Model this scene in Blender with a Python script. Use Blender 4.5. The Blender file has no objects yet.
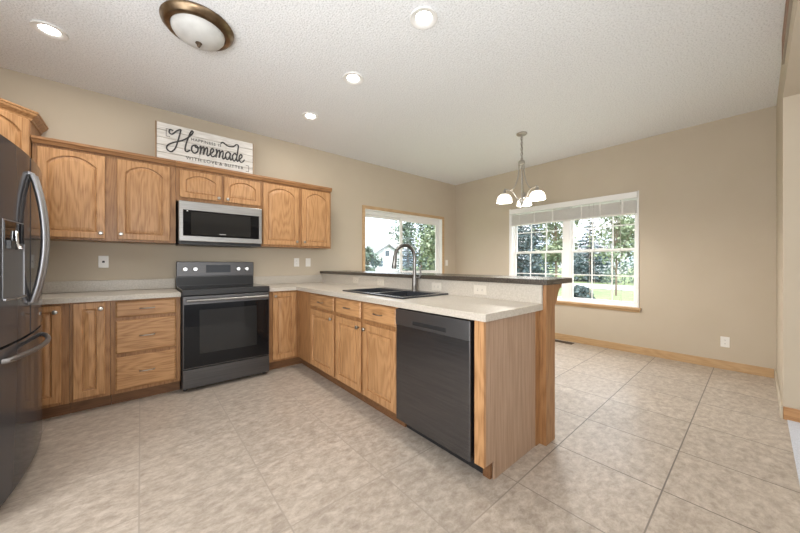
import bpy, bmesh, math, random
from mathutils import Vector, Matrix
random.seed(7)
S = bpy.context.scene
COL = S.collection
PI = math.pi

# ------------------------------------------------------------------ camera
YAW = 40.41
cam_d = bpy.data.cameras.new('camera')
cam_d.sensor_width = 36.0
cam_d.lens = 304.5 / 800 * 36.0
cam_d.shift_y = -0.0033
cam_d.clip_start = 0.02
cam_d.clip_end = 500
cam = bpy.data.objects.new('camera', cam_d)
COL.objects.link(cam)
cam.location = (-0.284, -4.04, 1.172)
cam.rotation_euler = (PI / 2, 0, -math.radians(YAW))
S.camera = cam

# ------------------------------------------------------------------ view
S.view_settings.view_transform = 'Standard'
S.view_settings.look = 'None'
S.view_settings.gamma = 1
S.view_settings.use_curve_mapping = False
S.view_settings.exposure = 0.68
S.cycles.use_denoising = True
S.cycles.max_bounces = 10
S.cycles.diffuse_bounces = 6
S.cycles.sample_clamp_indirect = 6

# ------------------------------------------------------------------ sky
SKY_STRENGTH = 3.4
w = bpy.data.worlds.new('sky'); S.world = w; w.use_nodes = True
nt = w.node_tree; nt.nodes.clear()
N = nt.nodes.new; L = nt.links.new
out = N('ShaderNodeOutputWorld'); bg = N('ShaderNodeBackground'); tc = N('ShaderNodeTexCoord')
sep = N('ShaderNodeSeparateXYZ'); L(tc.outputs['Generated'], sep.inputs[0])
ramp = N('ShaderNodeValToRGB'); L(sep.outputs['Z'], ramp.inputs[0])
ramp.color_ramp.elements[0].position = 0.0; ramp.color_ramp.elements[0].color = (0.14, 0.195, 0.26, 1)
ramp.color_ramp.elements[1].position = 0.45; ramp.color_ramp.elements[1].color = (1.6, 1.72, 1.88, 1)
mp = N('ShaderNodeMapping'); mp.inputs['Scale'].default_value = (3, 3, 9); L(tc.outputs['Generated'], mp.inputs[0])
no = N('ShaderNodeTexNoise'); no.inputs['Scale'].default_value = 1.3; no.inputs['Detail'].default_value = 6
L(mp.outputs[0], no.inputs['Vector'])
cr = N('ShaderNodeValToRGB'); L(no.outputs['Fac'], cr.inputs[0])
cr.color_ramp.elements[0].position = 0.42; cr.color_ramp.elements[1].position = 0.62
mx = N('ShaderNodeMix'); mx.data_type = 'RGBA'
L(cr.outputs[0], mx.inputs[0]); L(ramp.outputs[0], mx.inputs[6]); mx.inputs[7].default_value = (0.31, 0.315, 0.32, 1)
L(mx.outputs[2], bg.inputs['Color']); bg.inputs['Strength'].default_value = SKY_STRENGTH
L(bg.outputs[0], out.inputs[0])

def light(name, kind, loc, energy, color=(1, 1, 1), rot=(0, 0, 0), **kw):
    d = bpy.data.lights.new(name, kind); d.energy = energy; d.color = color
    for k, v in kw.items(): setattr(d, k, v)
    o = bpy.data.objects.new(name, d); COL.objects.link(o)
    o.location = loc; o.rotation_euler = rot
    return o
# sun: high, from behind the house, so no sun patch falls indoors
light('sun', 'SUN', (0, 0, 20), 3.2, (1, 0.95, 0.86), (math.radians(38), 0, math.radians(-28)), angle=0.02)
# added fill light in the room behind the camera; no window built there
light('rear_fill', 'AREA', (0.6, -7.90, 1.00), 45, (0.92, 0.965, 1.0), (PI / 2, 0, 0),
      shape='RECTANGLE', size=4.4, size_y=1.9)
# added fill light, out of view against the windowless left wall
light('side_fill', 'AREA', (-1.50, -3.05, 1.20), 40, (0.95, 0.975, 1.0), (PI / 2, 0, -PI / 2),
      shape='RECTANGLE', size=2.1, size_y=1.9)
# unseen fill light added beside the camera, tilted up to brighten the ceiling
fl_ = light('bounce_fill', 'AREA', (-0.75, -4.02, 1.45), 28, (0.95, 0.975, 1.0), shape='SQUARE', size=0.7)
fl_.rotation_euler = Vector((0.60, 0.50, 0.78)).to_track_quat('-Z', 'Y').to_euler()
DOWNLIGHT_W = 5.0
WARM = (1.0, 0.95, 0.88)

# ------------------------------------------------------------------ materials
def mat(name, base, rough=0.5, metal=0.0, spec=0.5, coat=0.0, emit=None, estr=0.0):
    m = bpy.data.materials.new(name); m.use_nodes = True
    b = m.node_tree.nodes['Principled BSDF']
    b.inputs['Base Color'].default_value = (*base, 1)
    b.inputs['Roughness'].default_value = rough
    b.inputs['Metallic'].default_value = metal
    b.inputs['Specular IOR Level'].default_value = spec
    b.inputs['Coat Weight'].default_value = coat
    if emit:
        b.inputs['Emission Color'].default_value = (*emit, 1); b.inputs['Emission Strength'].default_value = estr
    return m
def nodes(m):
    t = m.node_tree
    return t, t.nodes.new, t.links.new, t.nodes['Principled BSDF']
def noise_mat(name, c1, c2, scale, rough=0.5, lo=0.35, hi=0.65, stretch=(1, 1, 1), bump=0.0, bscale=None, detail=6, metal=0.0, spec=0.5, dist=0.01):
    m = mat(name, c1, rough, metal, spec); t, N, L, b = nodes(m)
    tc = N('ShaderNodeTexCoord'); mp = N('ShaderNodeMapping'); mp.inputs['Scale'].default_value = stretch
    L(tc.outputs['Object'], mp.inputs[0])
    n = N('ShaderNodeTexNoise'); n.inputs['Scale'].default_value = scale; n.inputs['Detail'].default_value = detail
    L(mp.outputs[0], n.inputs['Vector'])
    r = N('ShaderNodeValToRGB'); L(n.outputs['Fac'], r.inputs[0])
    r.color_ramp.elements[0].position = lo; r.color_ramp.elements[0].color = (*c1, 1)
    r.color_ramp.elements[1].position = hi; r.color_ramp.elements[1].color = (*c2, 1)
    L(r.outputs[0], b.inputs['Base Color'])
    if bump:
        n2 = N('ShaderNodeTexNoise'); n2.inputs['Scale'].default_value = bscale or scale; n2.inputs['Detail'].default_value = 3
        L(mp.outputs[0], n2.inputs['Vector'])
        bp = N('ShaderNodeBump'); bp.inputs['Strength'].default_value = bump; bp.inputs['Distance'].default_value = dist
        L(n2.outputs['Fac'], bp.inputs['Height']); L(bp.outputs[0], b.inputs['Normal'])
    return m
def wood(name, light_c, dark_c, axis='Z', rough=0.38, wave=True):
    m = mat(name, light_c, rough, 0, 0.4); t, N, L, b = nodes(m)
    tc = N('ShaderNodeTexCoord'); oi = N('ShaderNodeObjectInfo')
    add = N('ShaderNodeVectorMath'); add.operation = 'MULTIPLY_ADD'
    cx = N('ShaderNodeCombineXYZ')
    for k in range(3): L(oi.outputs['Random'], cx.inputs[k])
    L(cx.outputs[0], add.inputs[0]); add.inputs[1].default_value = (7, 5, 3); L(tc.outputs['Object'], add.inputs[2])
    sc = {'Z': (1, 1, .045), 'X': (.045, 1, 1), 'Y': (1, .045, 1)}[axis]
    sc2 = {'Z': (1, 1, .16), 'X': (.16, 1, 1), 'Y': (1, .16, 1)}[axis]
    mp = N('ShaderNodeMapping'); mp.inputs['Scale'].default_value = sc; L(add.outputs[0], mp.inputs[0])
    n = N('ShaderNodeTexNoise'); n.inputs['Scale'].default_value = 130; n.inputs['Detail'].default_value = 4
    L(mp.outputs[0], n.inputs['Vector'])
    mp2 = N('ShaderNodeMapping'); mp2.inputs['Scale'].default_value = sc2; L(add.outputs[0], mp2.inputs[0])
    n2 = N('ShaderNodeTexNoise'); n2.inputs['Scale'].default_value = 5.5; n2.inputs['Detail'].default_value = 2
    L(mp2.outputs[0], n2.inputs['Vector'])
    mu = N('ShaderNodeMath'); mu.operation = 'MULTIPLY'; mu.inputs[1].default_value = 13; L(n2.outputs['Fac'], mu.inputs[0])
    fr = N('ShaderNodeMath'); fr.operation = 'PINGPONG'; fr.inputs[1].default_value = 0.5; L(mu.outputs[0], fr.inputs[0])
    a1 = N('ShaderNodeMath'); a1.operation = 'MULTIPLY_ADD'; a1.inputs[1].default_value = 0.45
    L(fr.outputs[0], a1.inputs[0]); 
    m2 = N('ShaderNodeMath'); m2.operation = 'MULTIPLY'; m2.inputs[1].default_value = 0.78; L(n.outputs['Fac'], m2.inputs[0])
    L(m2.outputs[0], a1.inputs[2])
    r = N('ShaderNodeValToRGB'); L(a1.outputs[0], r.inputs[0])
    r.color_ramp.elements[0].position = 0.28; r.color_ramp.elements[0].color = (*dark_c, 1)
    r.color_ramp.elements[1].position = 0.60; r.color_ramp.elements[1].color = (*light_c, 1)
    hs = N('ShaderNodeHueSaturation'); L(r.outputs[0], hs.inputs['Color'])
    vv = N('ShaderNodeMapRange'); vv.inputs[3].default_value = 0.93; vv.inputs[4].default_value = 1.06
    L(oi.outputs['Random'], vv.inputs[0]); L(vv.outputs[0], hs.inputs['Value'])
    L(hs.outputs[0], b.inputs['Base Color'])
    return m

OAK_L, OAK_D = (0.49, 0.270, 0.122), (0.31, 0.150, 0.058)
M = {}
M['oak'] = wood('oak_vertical', OAK_L, OAK_D, 'Z')
M['oak_x'] = wood('oak_along_x', OAK_L, OAK_D, 'X')
M['oak_y'] = wood('oak_along_y', OAK_L, OAK_D, 'Y')
M['oak_frame'] = wood('oak_frame', (0.36, 0.185, 0.078), (0.23, 0.106, 0.040), 'Z')
M['trimwood'] = wood('pale_trim_x', (0.52, 0.355, 0.20), (0.42, 0.27, 0.14), 'X')
M['trimwood_y'] = wood('pale_trim_y', (0.50, 0.33, 0.175), (0.40, 0.25, 0.12), 'Y')
M['veneer'] = noise_mat('oak_veneer', (0.30, 0.190, 0.122), (0.42, 0.285, 0.198), 120, 0.45, stretch=(1, 1, .03))
M['molding'] = wood('oak_molding_shaded', (0.34, 0.172, 0.072), (0.23, 0.105, 0.04), 'X')  # oak darkened to paint in the shade on the cabinets' top molding
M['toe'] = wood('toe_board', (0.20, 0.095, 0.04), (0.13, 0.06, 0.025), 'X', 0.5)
M['wall'] = noise_mat('wall_paint', (0.495, 0.424, 0.325), (0.51, 0.439, 0.340), 3, 0.75, bump=0.12, bscale=140, dist=0.002)
M['ceiling'] = noise_mat('ceiling_texture', (0.66, 0.668, 0.675), (0.84, 0.85, 0.86), 95, 0.9, lo=.34, hi=.50, bump=0.7, bscale=85, dist=0.008, detail=4)
M['white'] = mat('white_vinyl', (0.80, 0.79, 0.77), 0.4)
M['plastic'] = mat('white_plastic', (0.78, 0.76, 0.72), 0.35)
M['almond'] = mat('almond_plastic', (0.62, 0.57, 0.49), 0.35)
M['slot'] = mat('dark_slot', (0.03, 0.03, 0.03), 0.6)
M['counter'] = noise_mat('beige_laminate', (0.46, 0.415, 0.35), (0.55, 0.505, 0.44), 90, 0.32, detail=4)
M['bar'] = noise_mat('dark_laminate', (0.035, 0.028, 0.022), (0.085, 0.070, 0.055), 120, 0.25, detail=4)
M['bstain'] = noise_mat('black_stainless', (0.115, 0.113, 0.118), (0.14, 0.137, 0.142), 4, 0.26, stretch=(1, 1, 30), metal=0.9)
M['bstain_range'] = noise_mat('dark_stainless', (0.095, 0.092, 0.094), (0.115, 0.112, 0.112), 4, 0.3, stretch=(1, 1, 30), metal=0.85)
M['fridge'] = mat('fridge_black_stainless', (0.066, 0.066, 0.073), 0.09, 0.0, 0.10)
M['fridge_body'] = mat('fridge_cabinet_grey', (0.05, 0.05, 0.052), 0.45, 0.3)
M['steel'] = noise_mat('brushed_steel', (0.30, 0.295, 0.285), (0.38, 0.37, 0.36), 6, 0.36, stretch=(1, 1, 40), metal=1.0)
M['bright_steel'] = mat('polished_steel', (0.62, 0.62, 0.62), 0.2, 1.0)
M['handle'] = mat('grey_steel', (0.36, 0.36, 0.375), 0.42, 1.0)
M['nickel'] = mat('brushed_nickel', (0.42, 0.395, 0.36), 0.3, 1.0)
M['faucet'] = mat('faucet_steel', (0.19, 0.18, 0.17), 0.3, 1.0)
M['blackglass'] = mat('black_glass', (0.006, 0.006, 0.007), 0.04, 0, 0.25)
M['ovenwin'] = mat('oven_window', (0.020, 0.0195, 0.019), 0.05, 0, 0.3)
M['black'] = mat('black_plastic', (0.015, 0.015, 0.016), 0.4)
M['display'] = mat('dark_display', (0.012, 0.014, 0.022), 0.1, 0, 0.3)
M['panel'] = mat('dark_steel_panel', (0.20, 0.20, 0.205), 0.3, 0.9)
M['dispenser'] = mat('dispenser_grey', (0.16, 0.16, 0.165), 0.4, 0.4)
M['sink'] = noise_mat('black_composite', (0.028, 0.030, 0.035), (0.045, 0.047, 0.053), 200, 0.25)
M['bronze'] = noise_mat('aged_bronze', (0.13, 0.085, 0.048), (0.30, 0.22, 0.14), 9, 0.3, metal=0.9)
M['alabaster'] = noise_mat('alabaster_glass', (0.50, 0.495, 0.475), (0.58, 0.575, 0.555), 14, 0.35)
M['shade'] = mat('lit_white_glass', (0.9, 0.88, 0.84), 0.4, emit=(1, 0.95, 0.88), estr=0.9)
t_, N_, L_, b_ = nodes(M['shade'])
tl_ = N_('ShaderNodeBsdfTranslucent'); tl_.inputs['Color'].default_value = (.95, .93, .9, 1); ad_ = N_('ShaderNodeMixShader'); ad_.inputs[0].default_value = .5
L_(b_.outputs[0], ad_.inputs[1]); L_(tl_.outputs[0], ad_.inputs[2]); L_(ad_.outputs[0], t_.nodes['Material Output'].inputs[0])
M['bulb'] = mat('lit_lens', (1, 1, 1), 0.4, emit=(1, 0.97, 0.92), estr=9.0)
M['blind'] = noise_mat('off_white_slats', (0.84, 0.82, 0.78), (0.90, 0.88, 0.84), 30, 0.5, stretch=(1, 1, 6))
t_, N_, L_, b_ = nodes(M['blind'])
tl_ = N_('ShaderNodeBsdfTranslucent'); tl_.inputs['Color'].default_value = (.9, .88, .84, 1); ad_ = N_('ShaderNodeMixShader'); ad_.inputs[0].default_value = .2
L_(b_.outputs[0], ad_.inputs[1]); L_(tl_.outputs[0], ad_.inputs[2]); L_(ad_.outputs[0], t_.nodes['Material Output'].inputs[0])
M['signwood'] = noise_mat('whitewashed_planks', (0.52, 0.49, 0.45), (0.66, 0.635, 0.60), 9, 0.7, stretch=(1, 1, 8))
M['ink'] = mat('charcoal_lettering', (0.045, 0.043, 0.042), 0.7)
M['signedge'] = wood('sign_edge', (0.30, 0.2, 0.12), (0.2, 0.13, 0.07), 'Z')
M['brown'] = mat('brown_metal', (0.10, 0.07, 0.045), 0.5, 0.4)
M['carpet'] = noise_mat('pale_grey_carpet', (0.50, 0.52, 0.58), (0.64, 0.66, 0.72), 160, 0.95, bump=0.4)
M['cable'] = mat('clear_cord', (0.45, 0.42, 0.38), 0.4)

def glass():
    m = bpy.data.materials.new('window_glass'); m.use_nodes = True
    t = m.node_tree; t.nodes.clear(); N = t.nodes.new; L = t.links.new
    o = N('ShaderNodeOutputMaterial'); mxs = N('ShaderNodeMixShader'); tr = N('ShaderNodeBsdfTransparent'); g = N('ShaderNodeBsdfGlossy')
    g.inputs['Roughness'].default_value = 0.0
    mxs.inputs[0].default_value = 0.05
    L(tr.outputs[0], mxs.inputs[1]); L(g.outputs[0], mxs.inputs[2]); L(mxs.outputs[0], o.inputs[0])
    return m
M['glass'] = glass()

def tile_mat():
    m = mat('stone_tile_floor', (0.5, 0.45, 0.38), 0.33, 0, 0.45); t, N, L, b = nodes(m)
    tc = N('ShaderNodeTexCoord'); sp = N('ShaderNodeSeparateXYZ'); L(tc.outputs['Object'], sp.inputs[0])
    P = 0.515
    def axis(o, off):
        a = N('ShaderNodeMath'); a.operation = 'ADD'; a.inputs[1].default_value = -off + 40 * P; L(o, a.inputs[0])
        d = N('ShaderNodeMath'); d.operation = 'DIVIDE'; d.inputs[1].default_value = P; L(a.outputs[0], d.inputs[0])
        fl = N('ShaderNodeMath'); fl.operation = 'FLOOR'; L(d.outputs[0], fl.inputs[0])
        pp = N('ShaderNodeMath'); pp.operation = 'PINGPONG'; pp.inputs[1].default_value = 0.5; L(d.outputs[0], pp.inputs[0])
        return fl, pp
    fx, px = axis(sp.outputs['X'], -0.29); fy, py = axis(sp.outputs['Y'], -3.205)
    mn = N('ShaderNodeMath'); mn.operation = 'MINIMUM'; L(px.outputs[0], mn.inputs[0]); L(py.outputs[0], mn.inputs[1])
    lt = N('ShaderNodeMapRange'); lt.inputs[1].default_value = 0.004; lt.inputs[2].default_value = 0.0085
    lt.inputs[3].default_value = 1; lt.inputs[4].default_value = 0; L(mn.outputs[0], lt.inputs[0])
    cid = N('ShaderNodeCombineXYZ'); L(fx.outputs[0], cid.inputs[0]); L(fy.outputs[0], cid.inputs[1])
    wn = N('ShaderNodeTexWhiteNoise'); L(cid.outputs[0], wn.inputs['Vector'])
    off = N('ShaderNodeVectorMath'); off.operation = 'MULTIPLY_ADD'; off.inputs[1].default_value = (9, 9, 9)
    L(wn.outputs['Color'], off.inputs[0]); L(tc.outputs['Object'], off.inputs[2])
    mp = N('ShaderNodeMapping'); mp.inputs['Scale'].default_value = (1, 1.5, 1); mp.inputs['Rotation'].default_value = (0, 0, 0.25)
    L(off.outputs[0], mp.inputs[0])
    n = N('ShaderNodeTexNoise'); n.inputs['Scale'].default_value = 17; n.inputs['Detail'].default_value = 10; n.inputs['Roughness'].default_value = 0.74
    n.inputs['Distortion'].default_value = 0.25; L(mp.outputs[0], n.inputs['Vector'])
    r = N('ShaderNodeValToRGB'); L(n.outputs['Fac'], r.inputs[0])
    e = r.color_ramp.elements
    e[0].position = 0.32; e[0].color = (0.30, 0.248, 0.205, 1)
    e[1].position = 0.66; e[1].color = (0.56, 0.495, 0.43, 1)
    k = e.new(0.5); k.color = (0.43, 0.37, 0.31, 1)
    hs = N('ShaderNodeHueSaturation'); L(r.outputs[0], hs.inputs['Color'])
    vr = N('ShaderNodeMapRange'); vr.inputs[3].default_value = 0.95; vr.inputs[4].default_value = 1.05
    L(wn.outputs['Value'], vr.inputs[0]); L(vr.outputs[0], hs.inputs['Value'])
    g = N('ShaderNodeMix'); g.data_type = 'RGBA'; L(lt.outputs[0], g.inputs[0]); L(hs.outputs[0], g.inputs[6])
    gx = N('ShaderNodeMix'); gx.data_type = 'RGBA'   # paler grout on the kitchen side, darker on the dining side: lighting painted in
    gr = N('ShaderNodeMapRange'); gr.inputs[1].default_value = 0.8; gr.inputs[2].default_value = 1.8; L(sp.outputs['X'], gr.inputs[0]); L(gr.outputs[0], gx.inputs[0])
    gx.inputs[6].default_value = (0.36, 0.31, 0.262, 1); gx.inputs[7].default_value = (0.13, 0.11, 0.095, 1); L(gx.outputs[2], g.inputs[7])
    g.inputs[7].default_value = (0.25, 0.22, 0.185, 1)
    L(g.outputs[2], b.inputs['Base Color'])
    bp = N('ShaderNodeBump'); bp.inputs['Strength'].default_value = 0.25; bp.inputs['Distance'].default_value = 0.004
    L(n.outputs['Fac'], bp.inputs['Height']); L(bp.outputs[0], b.inputs['Normal'])
    return m
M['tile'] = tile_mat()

def brick_mat():
    m = mat('red_brick', (0.3, 0.12, 0.07), 0.85); t, N, L, b = nodes(m)
    tc = N('ShaderNodeTexCoord'); mp = N('ShaderNodeMapping'); mp.inputs['Rotation'].default_value = (PI / 2, 0, 0); L(tc.outputs['Object'], mp.inputs[0])
    br = N('ShaderNodeTexBrick'); br.inputs['Scale'].default_value = 5
    br.inputs['Color1'].default_value = (0.30, 0.14, 0.085, 1); br.inputs['Color2'].default_value = (0.22, 0.12, 0.075, 1); br.inputs['Mortar'].default_value = (0.38, 0.33, 0.27, 1)
    L(mp.outputs[0], br.inputs['Vector']); L(br.outputs['Color'], b.inputs['Base Color'])
    return m
M['brick'] = brick_mat()

# ------------------------------------------------------------------ mesh helpers
class MB:
    def __init__(s): s.bm = bmesh.new()
    def box(s, x0, x1, y0, y1, z0, z1, bev=0.0, seg=2):
        b2 = bmesh.new()
        vs = [b2.verts.new((x, y, z)) for x in (min(x0, x1), max(x0, x1)) for y in (min(y0, y1), max(y0, y1)) for z in (min(z0, z1), max(z0, z1))]
        for f in ((0, 1, 3, 2), (4, 6, 7, 5), (0, 4, 5, 1), (2, 3, 7, 6), (0, 2, 6, 4), (1, 5, 7, 3)):
            b2.faces.new([vs[i] for i in f])
        if bev: bmesh.ops.bevel(b2, geom=b2.edges[:], offset=bev, segments=seg, affect='EDGES', profile=0.5)
        s.merge(b2); return s
    def merge(s, b2):
        me = bpy.data.meshes.new('tmp'); b2.to_mesh(me); b2.free(); s.bm.from_mesh(me); bpy.data.meshes.remove(me)
    def prism(s, pts, d):
        """closed planar polygon pts (3D) extruded by vector d"""
        d = Vector(d); a = [s.bm.verts.new(p) for p in pts]; b = [s.bm.verts.new(Vector(p) + d) for p in pts]
        s.bm.faces.new(a); s.bm.faces.new(b[::-1]); n = len(pts)
        for i in range(n): s.bm.faces.new([a[i], b[i], b[(i + 1) % n], a[(i + 1) % n]])
        return s
    def tube(s, pts, r, n=8, cap=True, scale=None):
        pts = [Vector(p) for p in pts]; rings = []
        rr = r if isinstance(r, (list, tuple)) else [r] * len(pts)
        up = None
        for i, p in enumerate(pts):
            t = (pts[min(i + 1, len(pts) - 1)] - pts[max(i - 1, 0)]).normalized()
            if up is None: up = Vector((0, 0, 1)) if abs(t.z) < .9 else Vector((1, 0, 0))
            a = t.cross(up).normalized(); b = a.cross(t).normalized(); up = b
            rings.append([s.bm.verts.new(p + (a * math.cos(k * 2 * PI / n) + b * math.sin(k * 2 * PI / n)) * rr[i]) for k in range(n)])
        for i in range(len(rings) - 1):
            for k in range(n): s.bm.faces.new([rings[i][k], rings[i][(k + 1) % n], rings[i + 1][(k + 1) % n], rings[i + 1][k]])
        if cap: s.bm.faces.new(rings[0][::-1]); s.bm.faces.new(rings[-1])
        return s
    def lathe(s, prof, c, n=24, axis='Z'):
        """prof: list of (r, h)"""
        c = Vector(c); rings = []
        def P(r, h, k):
            a = k * 2 * PI / n
            if axis == 'Z': return c + Vector((r * math.cos(a), r * math.sin(a), h))
            if axis == 'Y': return c + Vector((r * math.cos(a), h, r * math.sin(a)))
            return c + Vector((h, r * math.cos(a), r * math.sin(a)))
        for r, h in prof:
            rings.append([s.bm.verts.new(P(0, h, 0))] if r < 1e-6 else [s.bm.verts.new(P(r, h, k)) for k in range(n)])
        for a, b in zip(rings, rings[1:]):
            for k in range(n):
                k2 = (k + 1) % n
                if len(a) == 1 and len(b) == 1: continue
                if len(a) == 1: s.bm.faces.new([a[0], b[k], b[k2]])
                elif len(b) == 1: s.bm.faces.new([a[k], a[k2], b[0]])
                else: s.bm.faces.new([a[k], a[k2], b[k2], b[k]])
        return s
    def build(s, name, material, parent=None, root=None, smooth=False, base=None):
        bmesh.ops.recalc_face_normals(s.bm, faces=s.bm.faces[:])
        off = Vector((0, 0, 0))
        if parent is not None:
            p = parent
            while p.parent: p = p.parent
            off = Vector(p.location)
        elif base is not None: off = Vector(base)
        bmesh.ops.translate(s.bm, vec=-off, verts=s.bm.verts[:])
        me = bpy.data.meshes.new(name); s.bm.to_mesh(me); s.bm.free()
        if material: me.materials.append(material)
        if smooth:
            for p in me.polygons: p.use_smooth = True
            me.set_sharp_from_angle(angle=math.radians(40))
        o = bpy.data.objects.new(name, me); COL.objects.link(o)
        if parent is not None: o.parent = parent
        elif base is not None: o.location = off
        return o

def tag(o, label, cat, group=None):
    o['label'] = label; o['category'] = cat
    if group: o['group'] = group
    return o
def thing(name, label, cat, loc, group=None):
    o = bpy.data.objects.new(name, None); COL.objects.link(o); o.location = loc
    o.empty_display_size = 0.1
    return tag(o, label, cat, group)
def struct(o):
    o['kind'] = 'structure'; return o
def box(name, m, parent, *a, bev=0.0, smooth=False):
    return MB().box(*a, bev=bev).build(name, m, parent, smooth=smooth)
def sbox(name, m, *a, bev=0.0):
    return struct(MB().box(*a, bev=bev).build(name, m, base=((a[0] + a[1]) / 2, (a[2] + a[3]) / 2, min(a[4], a[5]))))
def lab(o, label): o['label'] = label; return o

XR, CH = 4.661, 2.79
XL = -1.53
YE = -4.164          # where the higher kitchen ceiling ends
XH = 3.42            # hall wall
HZ = 2.43

# ------------------------------------------------------------------ room shell
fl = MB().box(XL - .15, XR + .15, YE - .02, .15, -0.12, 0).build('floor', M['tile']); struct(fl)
fl2 = MB().box(XL - .15, XR + .15, -8.15, YE - .02, -0.12, 0.004).build('floor', M['carpet']); struct(fl2)
struct(MB().box(XL - .15, XR + .15, YE, .15, CH, CH + .15).build('ceiling', M['ceiling']))
struct(MB().box(XL - .15, XR + .15, -8.15, YE, HZ, CH + .15).build('ceiling', M['wall']))
WBX0, WBX1, WBZ0, WBZ1 = 2.42, 4.245, 0.955, 2.05
m = MB(); Y0, Y1 = 0, .15
m.box(XL - .15, WBX0, Y0, Y1, 0, CH); m.box(WBX1, XR + .15, Y0, Y1, 0, CH)
m.box(WBX0, WBX1, Y0, Y1, 0, WBZ0); m.box(WBX0, WBX1, Y0, Y1, WBZ1, CH)
struct(m.build('wall_back', M['wall']))
WRY0, WRY1, WRZ0, WRZ1 = -3.025, -1.235, 0.60, 2.115
m = MB(); m.box(XR, XR + .15, WRY1, 0, 0, CH); m.box(XR, XR + .15, YE, WRY0, 0, CH)
m.box(XR, XR + .15, WRY0, WRY1, 0, WRZ0); m.box(XR, XR + .15, WRY0, WRY1, WRZ1, CH)
struct(m.build('wall_right', M['wall']))
struct(MB().box(XL - .15, XL, -8.15, 0, 0, CH).build('wall_left', M['wall']))
struct(MB().box(XH, XR + .15, -8.15, YE, 0, HZ).build('wall_hall', M['wall']))
struct(MB().box(XL, XH, -8.15, -8.0, 0, HZ).build('wall_front', M['wall']))
struct(MB().box(2.25, 3.22, YE, YE + .012, 2.60, CH).build('trim_1', M['brick']))
BH = .095
struct(MB().box(XR - .014, XR, YE + .014, 0, 0, BH, bev=.003).build('baseboard_right', M['trimwood_y']))
struct(MB().box(1.85, XR - .014, -.014, 0, 0, BH, bev=.003).build('baseboard_back', M['oak_x']))
struct(MB().box(XH - .014, XH, -7.9, YE - .001, 0, BH, bev=.003).build('baseboard_hall', M['oak_y']))
struct(MB().box(XH - .014, XR - .014, YE, YE + .012, 0, BH, bev=.003).build('baseboard_return', M['wall']))

# ------------------------------------------------------------------ cabinet doors
# local frames: F(u, v, d) -> world; u along the front, v up, d out of the front
def face_y(y0):
    return lambda u, v, d: (u, y0 - d, v)
def face_x(x0):
    return lambda u, v, d: (x0 - d, u, v)
def ring_loop(u0, u1, v0, v1, rise, inset, n=14):
    u0 += inset; u1 -= inset; v0 += inset; v1 -= inset
    pts = [(u0, v0), (u1, v0)]
    for k in range(n + 1):
        t = k / n; u = u1 + (u0 - u1) * t
        s_ = 1 - (2 * t - 1) ** 2
        pts.append((u, v1 - rise + rise * s_ ** 0.85))
    return pts
def outer_loop(u0, u1, v0, v1, inset, ref, U0, U1, n=14):
    a, b, c, d = u0 + inset, u1 - inset, v0 + inset, v1 - inset
    pts = [(a, c), (b, c)]
    for k in range(n + 1):
        t = k / n; pts.append((b + (a - b) * t, d))
    return pts
def panel_door(F, u0, u1, v0, v1, rise=0.0, stile=.054, th=.019):
    mb = MB(); n = 14
    O = lambda i: outer_loop(u0, u1, v0, v1, i, None, u0, u1, n)
    a0, a1, b0, b1 = u0 + stile, u1 - stile, v0 + stile, v1 - stile * (.78 if rise else 1)
    I = lambda i: ring_loop(a0, a1, b0, b1, rise, i, n)
    rings = [(O(.007), 0), (O(.007), .006), (O(0), .008), (O(0), th - .004), (O(.004), th), (I(-.002), th), (I(.002), th - .011), (I(.008), th - .0125), (I(.011), th - .006), (I(.034), th - .0015), (I(.038), th - .001)]
    vr = [[mb.bm.verts.new(F(u, v, d)) for u, v in pts] for pts, d in rings]
    k = len(vr[0])
    for p, q in zip(vr, vr[1:]):
        for i in range(k): mb.bm.faces.new([p[i], p[(i + 1) % k], q[(i + 1) % k], q[i]])
    mb.bm.faces.new(vr[0][::-1]); mb.bm.faces.new(vr[-1])
    return mb
def drawer_front(F, u0, u1, v0, v1, th=.019):
    mb = MB(); i_ = .007; rings = [((u0 + i_, u1 - i_, v0 + i_, v1 - i_), 0), ((u0 + i_, u1 - i_, v0 + i_, v1 - i_), .005), ((u0, u1, v0, v1), .007), ((u0, u1, v0, v1), th - .008), ((u0 + .004, u1 - .004, v0 + .004, v1 - .004), th - .005), ((u0 + .011, u1 - .011, v0 + .011, v1 - .011), th)]
    vr = []
    for (a, b, c, d), z in rings: vr.append([mb.bm.verts.new(F(*q, z)) for q in ((a, c), (b, c), (b, d), (a, d))])
    for p, q in zip(vr, vr[1:]):
        for i in range(4): mb.bm.faces.new([p[i], p[(i + 1) % 4], q[(i + 1) % 4], q[i]])
    mb.bm.faces.new(vr[0][::-1]); mb.bm.faces.new(vr[-1])
    return mb
def knob(F, u, v, parent, th=.019):
    mb = MB(); prof = [(0, 0), (.006, 0), (.005, .010), (.008, .014), (.015, .018), (.0165, .023), (.013, .028), (0, .030)]
    n = 14; rings = []
    for r, h in prof:
        rings.append([mb.bm.verts.new(F(u + r * math.cos(k * 2 * PI / n), v + r * math.sin(k * 2 * PI / n), th + h)) for k in range(n if r else 1)])
    for a, b in zip(rings, rings[1:]):
        for k in range(n):
            k2 = (k + 1) % n
            if len(a) == 1: mb.bm.faces.new([a[0], b[k], b[k2]])
            elif len(b) == 1: mb.bm.faces.new([a[k], a[k2], b[0]])
            else: mb.bm.faces.new([a[k], a[k2], b[k2], b[k]])
    return mb.build('knob', M['nickel'], parent, smooth=True)
def pull(F, u, v, parent, half=.048, th=.019):
    pts = [F(u - half, v, th - .002), F(u - half, v, th + .012)]
    for k in range(9):
        t = -1 + 2 * k / 8
        pts.append(F(u + half * t * .96, v, th + .018 + .010 * (1 - t * t)))
    pts += [F(u + half, v, th + .012), F(u + half, v, th - .002)]
    return MB().tube(pts, .0045, 8).build('pull_handle', M['nickel'], parent, smooth=True)
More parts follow.
